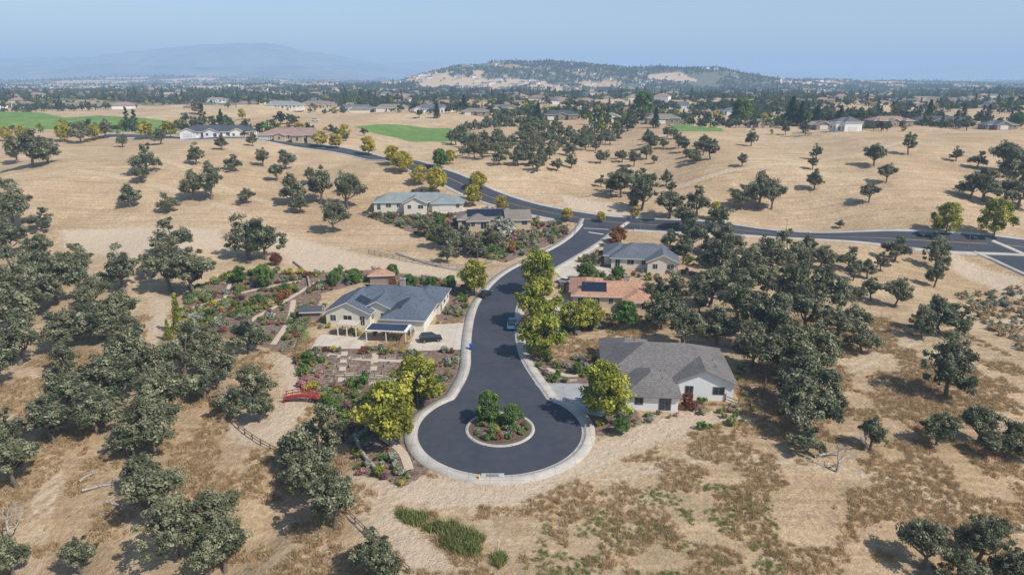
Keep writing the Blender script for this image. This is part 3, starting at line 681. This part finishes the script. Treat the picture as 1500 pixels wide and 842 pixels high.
p=P(690,513);b=MB([M['blue'],M['tyre']])
b.poly([(-.25,-.3,.05),(-.25,.3,.05),(-.32,.36,1.0),(-.32,-.36,1.0)]);b.poly([(.25,.3,.05),(.25,-.3,.05),(.32,-.36,1.0),(.32,.36,1.0)])
b.poly([(-.25,.3,.05),(.25,.3,.05),(.32,.36,1),(-.32,.36,1)]);b.poly([(.25,-.3,.05),(-.25,-.3,.05),(-.32,-.36,1),(.32,-.36,1)])
b.box(-.36,-.4,1.0,.36,.4,1.08);b.cyl((-.25,.3,.12),.12,.12,.1,10,1,'y');b.cyl((.25,.3,.12),.12,.12,.1,10,1,'y');b.obj('wheelie_bin',(p[0],p[1],p[2]+.2),.2)
p=P(702,703);b=MB([M['yel']]);b.cyl((0,0,0),.2,.2,.08,12);b.cyl((0,0,.08),.14,.13,.5,12);b.cyl((0,0,.58),.18,.18,.06,12);b.cyl((0,0,.64),.15,.05,.18,12);b.cyl((0,0,.42),.07,.07,.5,8,0,'y')
b.obj('fire_hydrant',p[:3])
# ---------------- fences, walls, bridge, lamps ----------------
def fence(name,pxs,h=1.1,mat='wood',sp=2.4,rails=(.45,.95)):
    pl=resample(chaikin(WP(pxs),2),sp);b=MB([M[mat]]);zz=hgt(pl[:,0],pl[:,1])
    for i,(x,y) in enumerate(pl):
        b.box(x-.07,y-.07,zz[i]-.3,x+.07,y+.07,zz[i]+h)
        if i:
            x0,y0=pl[i-1];d=np.array([x-x0,y-y0]);d/=np.linalg.norm(d);n=np.array([-d[1],d[0]])*.03
            for r in rails:
                a0=zz[i-1]+r;a1=zz[i]+r
                q=[(x0-n[0],y0-n[1],a0),(x-n[0],y-n[1],a1),(x+n[0],y+n[1],a1),(x0+n[0],y0+n[1],a0)]
                u=[(p[0],p[1],p[2]+.12) for p in q];b.poly(u);b.poly([q[0],q[1],u[1],u[0]]);b.poly([q[2],q[3],u[3],u[2]])
    b.obj(name)
fence('wooden_fence',[(300,580),(335,615),(375,650),(440,690),(520,770),(600,842)])
fence('wooden_fence',[(470,440),(440,500),(430,530),(455,580),(510,640)],1.2)
fence('wooden_fence',[(1062,588),(1100,603),(1130,560),(1085,500)],1.5)
fence('metal_fence',[(540,372),(600,385),(680,398),(720,385)],1.4,'metal',2.4,(.2,.7,1.2))
fence('garden_fence',[(458,545),(520,552),(590,560),(600,530)],.9,'wood',2,(.3,.7))
fence('wooden_fence',[(755,375),(800,352),(835,330)],1.2)
def wall(name,pxs,h=.7,w=.5,mat='stone'):
    pl=resample(chaikin(WP(pxs),2),1.5);strip(name,pl,[(-w/2,-.3),(-w/2,h),(w/2,h+.02),(w/2,-.3)],M[mat])
for l in ([(430,385),(450,400),(455,430)],[(580,372),(640,392),(690,400)],[(640,345),(700,372),(740,378)],[(780,340),(815,338),(835,345)],[(860,375),(880,365),(900,362)],[(280,470),(300,490),(340,505)],[(520,640),(530,670),(560,700)]): wall('retaining_wall',l,.55,.45)
wall('garden_wall',[(790,540),(820,560),(845,558)],.4,.3)
p=P(560,412);house('garden_shed',p[0],p[1],.1,[(-3,-2,3,2,2.3,'hip','x',.4)],'brownw','roofC',win=0)
p=P(458,466);house('garden_shed',p[0],p[1],.1,[(-2,-1.5,2,1.5,2.2,'gable','x',.4)],'brownw','roofH',win=0)
for j in range(4):
    for i in range(6):
        if (i+j)%5==4: continue
        p=P(488+i*17+j*-3,525+j*11);b=MB([M['stone'],M['soil']])
        b.box(-.9,-.5,-.1,.9,-.42,.4);b.box(-.9,.42,-.1,.9,.5,.4);b.box(-.9,-.42,-.1,-.82,.42,.4);b.box(.82,-.42,-.1,.9,.42,.4);b.box(-.82,-.42,0,.82,.42,.33,1)
        b.obj('raised_planter',p[:3],.1*(i%3)-.1)
p=P(443,588);b=MB([M['redwood']]);n=12
for i in range(n):
    x=-3+6*i/n;z=.5+.45*math.sin(math.pi*(i+.5)/n);b.box(x+.02,-.7,z,x+.48,.7,z+.08)
    for y in (-.7,.62):
        if i%2==0:b.box(x+.2,y,z,x+.3,y+.08,z+1.0)
        b.box(x,y,z+.95,x+.52,y+.08,z+1.05);b.box(x,y,z+.5,x+.52,y+.06,z+.58)
b.box(-3,-.6,-.6,-2.8,.6,.6);b.box(2.8,-.6,-.6,3,.6,.6);b.obj('red_footbridge',(p[0],p[1],p[2]+.15),.05)
for (px,py,rz) in ((1418,362,1.6),(938,337,1.6),(842,345,3.2),(700,398,0),(600,236,-1),(1150,352,1.5)):
    p=P(px,py);b=MB([M['metal']]);b.cyl((0,0,0),.2,.18,.4,8);b.cyl((0,0,.4),.09,.06,6.2,8);b.box(0,-.04,6.5,1.8,.04,6.6);b.box(1.3,-.16,6.42,2.0,.16,6.56);b.obj('street_lamp',p[:3],rz)
p=P(897,350);b=MB([M['metal'],M['redwood']]);b.cyl((0,0,0),.04,.04,2.3,6)
b.poly([(.4*math.cos(math.pi/8+k*math.pi/4),-.05,2.3+.4*math.sin(math.pi/8+k*math.pi/4)) for k in range(8)],1);b.obj('stop_sign',p[:3],.3)
# ---------------- shrubs, grass, distant trees ----------------
def bush(i,m,n=75,leaf=.1,Wd=1.6,H=1.2,nc=7): return tree('bush%d'%i,m,np.random.default_rng(500+i),Wd,H,nc=nc,n=n,leaf=leaf,shape='bush',trunk=.1)
SHR=src('shrub_kinds',[bush(i,M[k]) for i,k in enumerate(['green','ash','olive','red','purple','green','oak','yellow','olive','green','pink','ash','green','weed','weed','olive'])])
NS=16
def tuft(i,m,h=.5,n=26,w=.35):
    g=np.random.default_rng(700+i);V=[]
    for k in range(n):
        a=g.random()*6.28;r=w*g.random()**.5;x,y=r*math.cos(a),r*math.sin(a);d=g.normal(size=2)*.16*h/.5;hh=h*(.5+.6*g.random());b=g.random()*6.28;bw=.03+.02*g.random()
        V+=[(x-bw*math.cos(b),y-bw*math.sin(b),-.05),(x+bw*math.cos(b),y+bw*math.sin(b),-.05),(x+d[0]+.01,y+d[1],hh),(x+d[0]-.01,y+d[1],hh)]
    return mesh_np('tuft',V,np.arange(n*4).reshape(-1,4),[M['bark'],m],np.ones(n),.75+.5*g.random(n))
DRY=src('dry_tufts',[tuft(i,M['straw']) for i in range(4)]);WEED=src('weed_tufts',[tuft(i+5,M['weed'],.6,34,.45) for i in range(4)])
def samp(poly,n,g):
    p=np.array(poly);x=g.uniform(p[:,0].min(),p[:,0].max(),n);y=g.uniform(p[:,1].min(),p[:,1].max(),n)
    k=sdf(x,y,p)<0;return x[k],y[k]
g=np.random.default_rng(11)
drv=[WP(d[1]) for d in DR]
def clear(x,y,pad=2.6):
    k=~inhouse(x,y)&(sdf(x,y,outline)>pad)&(pdist(x,y,main)>7.8)
    for d in drv:k&=sdf(x,y,np.array(d))>.4
    for d in PATHS:k&=pdist(x,y,d[::3])>1.1
    return k
for i,pl in enumerate(G_mulch):
    a=np.array(pl);area=(np.ptp(a[:,0])*np.ptp(a[:,1]))
    x,y=samp(pl,int(area*1.0),g);k=clear(x,y)&(fbm(x/5,y/5,2)>.37)
    if i==0: k&=~((sdf(x,y,np.array(WP([(470,518),(595,518),(590,562),(460,565)])))<0)&(g.random(len(x))<.6))
    x,y=x[k],y[k];scatter('garden_shrubs',np.c_[x,y,hgt(x,y)+.02],g.lognormal(-.32,.45,len(x)),SHR,NS)
r=4.1*g.random(60)**.5;a=g.random(60)*6.28;x=CC[0]+r*np.cos(a);y=CC[1]+r*np.sin(a)
scatter('island_shrubs',np.c_[x,y,hgt(x,y)+.24],g.uniform(.5,1.1,60),SHR,NS)
for hs in HOUSES[:6]:
    n=90;a=g.random(n)*6.28;r=g.uniform(9,17,n);x=hs[0]+r*np.cos(a);y=hs[1]+r*np.sin(a);k=clear(x,y);x,y=x[k],y[k]
    scatter('garden_shrubs',np.c_[x,y,hgt(x,y)],g.uniform(.6,1.4,len(x)),SHR,NS)
x=g.uniform(-95,100,70000);y=g.uniform(54,150,70000)
k=clear(x,y,2.3)&(fbm(x/6,y/6,3)>.47)&(abs(x)<y*.85+8)
for m_ in G_mulch+G_dirt:k&=sdf(x,y,np.array(m_))>0
x,y=x[k],y[k];scatter('dry_grass',np.c_[x,y,hgt(x,y)],g.uniform(.5,1.2,len(x)),DRY,4)
x,y=samp(G_weed[0],2200,g);k=clear(x,y)&(fbm(x/3,y/3,2)>.36);x,y=x[k],y[k];scatter('green_weeds',np.c_[x,y,hgt(x,y)],g.uniform(.7,1.8,len(x)),WEED,4)
x,y=samp(G_weed2,8000,g);k=(fbm(x/3,y/3,3)>.52)&(g.random(len(x))<.4);x,y=x[k],y[k];scatter('green_weeds',np.c_[x,y,hgt(x,y)],g.uniform(.3,.7,len(x)),WEED,4)
x,y=samp(WP([(1400,430),(1500,420),(1560,520),(1500,520),(1440,480)]),500,g);BR=src('brush_kinds',[bush(40+i,M[k]) for i,k in enumerate(['oak','straw','straw','olive'])])
scatter('roadside_brush',np.c_[x,y,hgt(x,y)],g.uniform(.7,1.5,len(x)),BR,4)
LOW=[tree('lo%d'%i,M['oakfar'],np.random.default_rng(800+i),8,7,nc=24,n=34,leaf=.42,Rs=1.5) for i in range(5)]
LOWG=[tree('log%d'%i,M[['green','ash','conif','yellow'][i]],np.random.default_rng(820+i),6,[8,7,12,6][i],nc=14,n=40,leaf=.4,shape=['round','round','cone','round'][i],Rs=1.5) for i in range(4)]
FAR=src('far_tree_kinds',LOW+LOWG[:2]+LOW[:3]+[LOWG[2],LOW[3],LOWG[3]]+LOW[:4])
MIDC=src('woodland_kinds',OAK)
def spaced(x,y,d2):
    keep=[]
    for i in range(len(x)):
        if all((x[i]-x[j])**2+(y[i]-y[j])**2>d2 for j in keep): keep.append(i)
    return x[keep],y[keep]
wood=WP([(690,190),(735,178),(830,196),(940,200),(1010,205),(1055,215),(1050,240),(985,250),(1000,275),(960,290),(1000,325),(900,300),(870,275),(800,262),(740,250),(700,235),(650,222),(660,205)])
x,y=samp(wood,1500,g);k=(fbm(x/18,y/18,2)>.45)&(pdist(x,y,main)>9);x,y=spaced(x[k],y[k],30)
scatter('oak_woodland',np.c_[x,y,hgt(x,y)],g.uniform(.55,1.25,len(x)),MIDC,8)
st=WP([(1020,370),(1120,360),(1250,385),(1270,470),(1240,520),(1200,560),(1140,560),(1090,500),(1010,480),(990,440)])
x,y=samp(st,160,g);k=clear(x,y);x,y=spaced(x[k],y[k],45)
scatter('oak_grove',np.c_[x,y,hgt(x,y)],g.uniform(.45,.85,len(x)),MIDC,8)
n=80000;yy=np.exp(g.uniform(math.log(430),math.log(7000),n));xx=yy*g.uniform(-.95,.95,n)
n2=24000;xx=np.r_[xx,g.uniform(-700,1500,n2)];yy=np.r_[yy,g.uniform(1900,3300,n2)];n=len(xx)
dn=fbm(xx/120+9,yy/120+2,3)
acc=(dn>.50-.14*sst(800,1300,yy)+.07*(xx<-60)*(yy<650))&(tanf(xx,yy)<.5)|(g.random(n)<.03)
acc&=g.random(n)<np.clip(.06+.0007*(yy-430),.05,1)
acc&=~inhouse(xx,yy,5)
for p_ in G_green:acc&=sdf(xx,yy,np.array(p_))>2
for l in ([(120,150),(400,152),(500,168),(520,185),(380,185),(200,178)],[(380,160),(700,170),(700,188),(480,195),(360,180)],[(1080,185),(1500,195),(1500,205),(1080,205)]):
    acc&=~((sdf(xx,yy,np.array(WP(l)))<0)&(g.random(n)>.06))
x,y=xx[acc],yy[acc];print('far trees',len(x))
scatter('distant_trees',np.c_[x,y,hgt(x,y)-.2],g.uniform(.7,1.4,len(x))*(1+.5*sst(2000,6000,y)),FAR,17)
pts=[]
for hs in HOUSES[6:33]:
    for k in range(20):
        a=g.random()*6.28;r=g.uniform(14,34);pts.append((hs[0]+r*math.cos(a)*1.2,hs[1]+abs(r*math.sin(a))*.9+(-8 if k<4 else 6)))
pts=np.array(pts);k=~inhouse(pts[:,0],pts[:,1],2)&(pdist(pts[:,0],pts[:,1],main)>8);pts=pts[k]
scatter('distant_garden_trees',np.c_[pts,hgt(pts[:,0],pts[:,1])],g.uniform(.35,1.1,len(pts)),FAR,17)
b=MB([M['cream'],M['roofE'],M['roofD'],M['roofG'],M['white'],M['tan']]);n=0
while n<900:
    if n%3==0: x=g.uniform(-500,1300);y=g.uniform(2000,2900)
    else: y=math.exp(g.uniform(math.log(720),math.log(3400)));x=y*g.uniform(-.85,.85)
    if vn(x/300+2,y/300+8)<.3: continue
    n+=1;z=float(hgt(x,y));w=g.uniform(6,11);d=g.uniform(5,8);h=g.uniform(3.2,6);rz=g.uniform(-.6,.6);R=Matrix.Translation((x,y,z))@Matrix.Rotation(rz,4,'Z')
    b.box(-w,-d,-4,w,d,h,int(g.choice([0,4,5,5])),R);rm=int(g.integers(1,4));hr=h+d*.42
    c=[(-w-.6,-d-.6,h-.1),(w+.6,-d-.6,h-.1),(w+.6,d+.6,h-.1),(-w-.6,d+.6,h-.1),(-w*.4,0,hr),(w*.4,0,hr)];c=[tuple(R@Vector(q)) for q in c]
    for f in ((0,1,5,4),(2,3,4,5),(1,2,5),(3,0,4)): b.poly([c[k] for k in f],rm)
b.obj('distant_houses')
def mountain(name,x0,x1,yc,depth,H,seed,prof):
    nx_,ny_=260,60;u=np.linspace(0,1,nx_);v=np.linspace(0,1,ny_);U,V_=np.meshgrid(u,v);Xm=x0+(x1-x0)*U;Ym=yc+depth*(V_-.5)
    base=np.interp(U,*prof);rid=1-abs(2*fbm(Xm/1100+seed,Ym/1100+seed,6)-1)
    env=np.sin(math.pi*V_)**.8
    Zm=H*env*base*(.62+.5*rid)-60*(1-env)
    i=np.arange(nx_*ny_).reshape(ny_,nx_);q=np.stack([i[:-1,:-1],i[:-1,1:],i[1:,1:],i[1:,:-1]],-1).reshape(-1,4)
    add(name,mesh_np(name,np.c_[Xm.ravel(),Ym.ravel(),Zm.ravel()],q,[MT],smooth=True))
mt=NT('mountain_scrub');c=mt.mix(mt.mr(mt.noise(.0025,6,rough=.7),.40,.62),(.06,.07,.055),(.24,.19,.14));mt.col(c);MT=mt.m
mountain('distant_mountains',-12500,-1200,11500,5000,500,3,([0,.15,.3,.45,.55,.68,.76,.82,.9,1],[.42,.45,.52,.62,.68,.95,1.0,.8,.5,.15]))
mountain('distant_mountains',-4500,1500,14500,4000,420,9,([0,.2,.45,.6,.8,1],[.3,.55,.75,.55,.4,.2]))
mountain('distant_mountains',-8000,-1500,8200,2200,190,21,([0,.2,.35,.5,.7,.85,1],[.7,.9,.75,.95,.7,.8,.2]))
mountain('distant_mountains',1500,14000,15000,4000,400,5,([0,.1,.2,.35,.55,.65,.8,1],[.2,.45,.3,.35,.6,.7,.5,.4]))
# ---------------- haze, sky, sun, camera ----------------
bm=bmesh.new();bmesh.ops.create_cube(bm,size=1);me=bpy.data.meshes.new('haze');bm.to_mesh(me);bm.free()
hz=bpy.data.materials.new('haze_air');hz.use_nodes=True;t=hz.node_tree;t.nodes.clear()
o=t.nodes.new('ShaderNodeOutputMaterial');ad=t.nodes.new('ShaderNodeAddShader');ab=t.nodes.new('ShaderNodeVolumeAbsorption');em=t.nodes.new('ShaderNodeEmission')
sig=1/5200;ab.inputs['Color'].default_value=(0,0,0,1);ab.inputs['Density'].default_value=sig
em.inputs['Color'].default_value=(.35,.51,.75,1);em.inputs['Strength'].default_value=sig  # volume glows pale blue in place of light scattered by the air
t.links.new(ab.outputs[0],ad.inputs[0]);t.links.new(em.outputs[0],ad.inputs[1]);t.links.new(ad.outputs[0],o.inputs['Volume'])
me.materials.append(hz);add('haze',me,(0,12000,200),0,(46000,30000,700))
sd=Vector((.80,-.52,1.02)).normalized();el=math.asin(sd.z);az=math.atan2(sd.x,sd.y)
w=bpy.data.worlds.new('World');S.world=w;w.use_nodes=True;t=w.node_tree;bg=t.nodes['Background'];sk=t.nodes.new('ShaderNodeTexSky');sk.sky_type='NISHITA'
sk.sun_disc=False;sk.sun_elevation=el;sk.sun_rotation=az;sk.air_density=1.0;sk.dust_density=.6;sk.ozone_density=2.0
t.links.new(sk.outputs[0],bg.inputs[0]);bg.inputs[1].default_value=.135
l=bpy.data.lights.new('sun','SUN');l.energy=5.0;l.angle=math.radians(.5);l.color=(1,.95,.88)
lo=bpy.data.objects.new('sun',l);COL.objects.link(lo);lo.rotation_euler=sd.to_track_quat('Z','Y').to_euler()
c=bpy.data.cameras.new('camera');c.lens=24;c.sensor_width=36;c.clip_end=60000;c.clip_start=1
co=bpy.data.objects.new('camera',c);COL.objects.link(co);co.location=(0,0,CAMH);co.rotation_euler=(math.pi/2-PITCH,0,0);S.camera=co
S.view_settings.view_transform='Standard';S.view_settings.look='None';S.view_settings.exposure=0
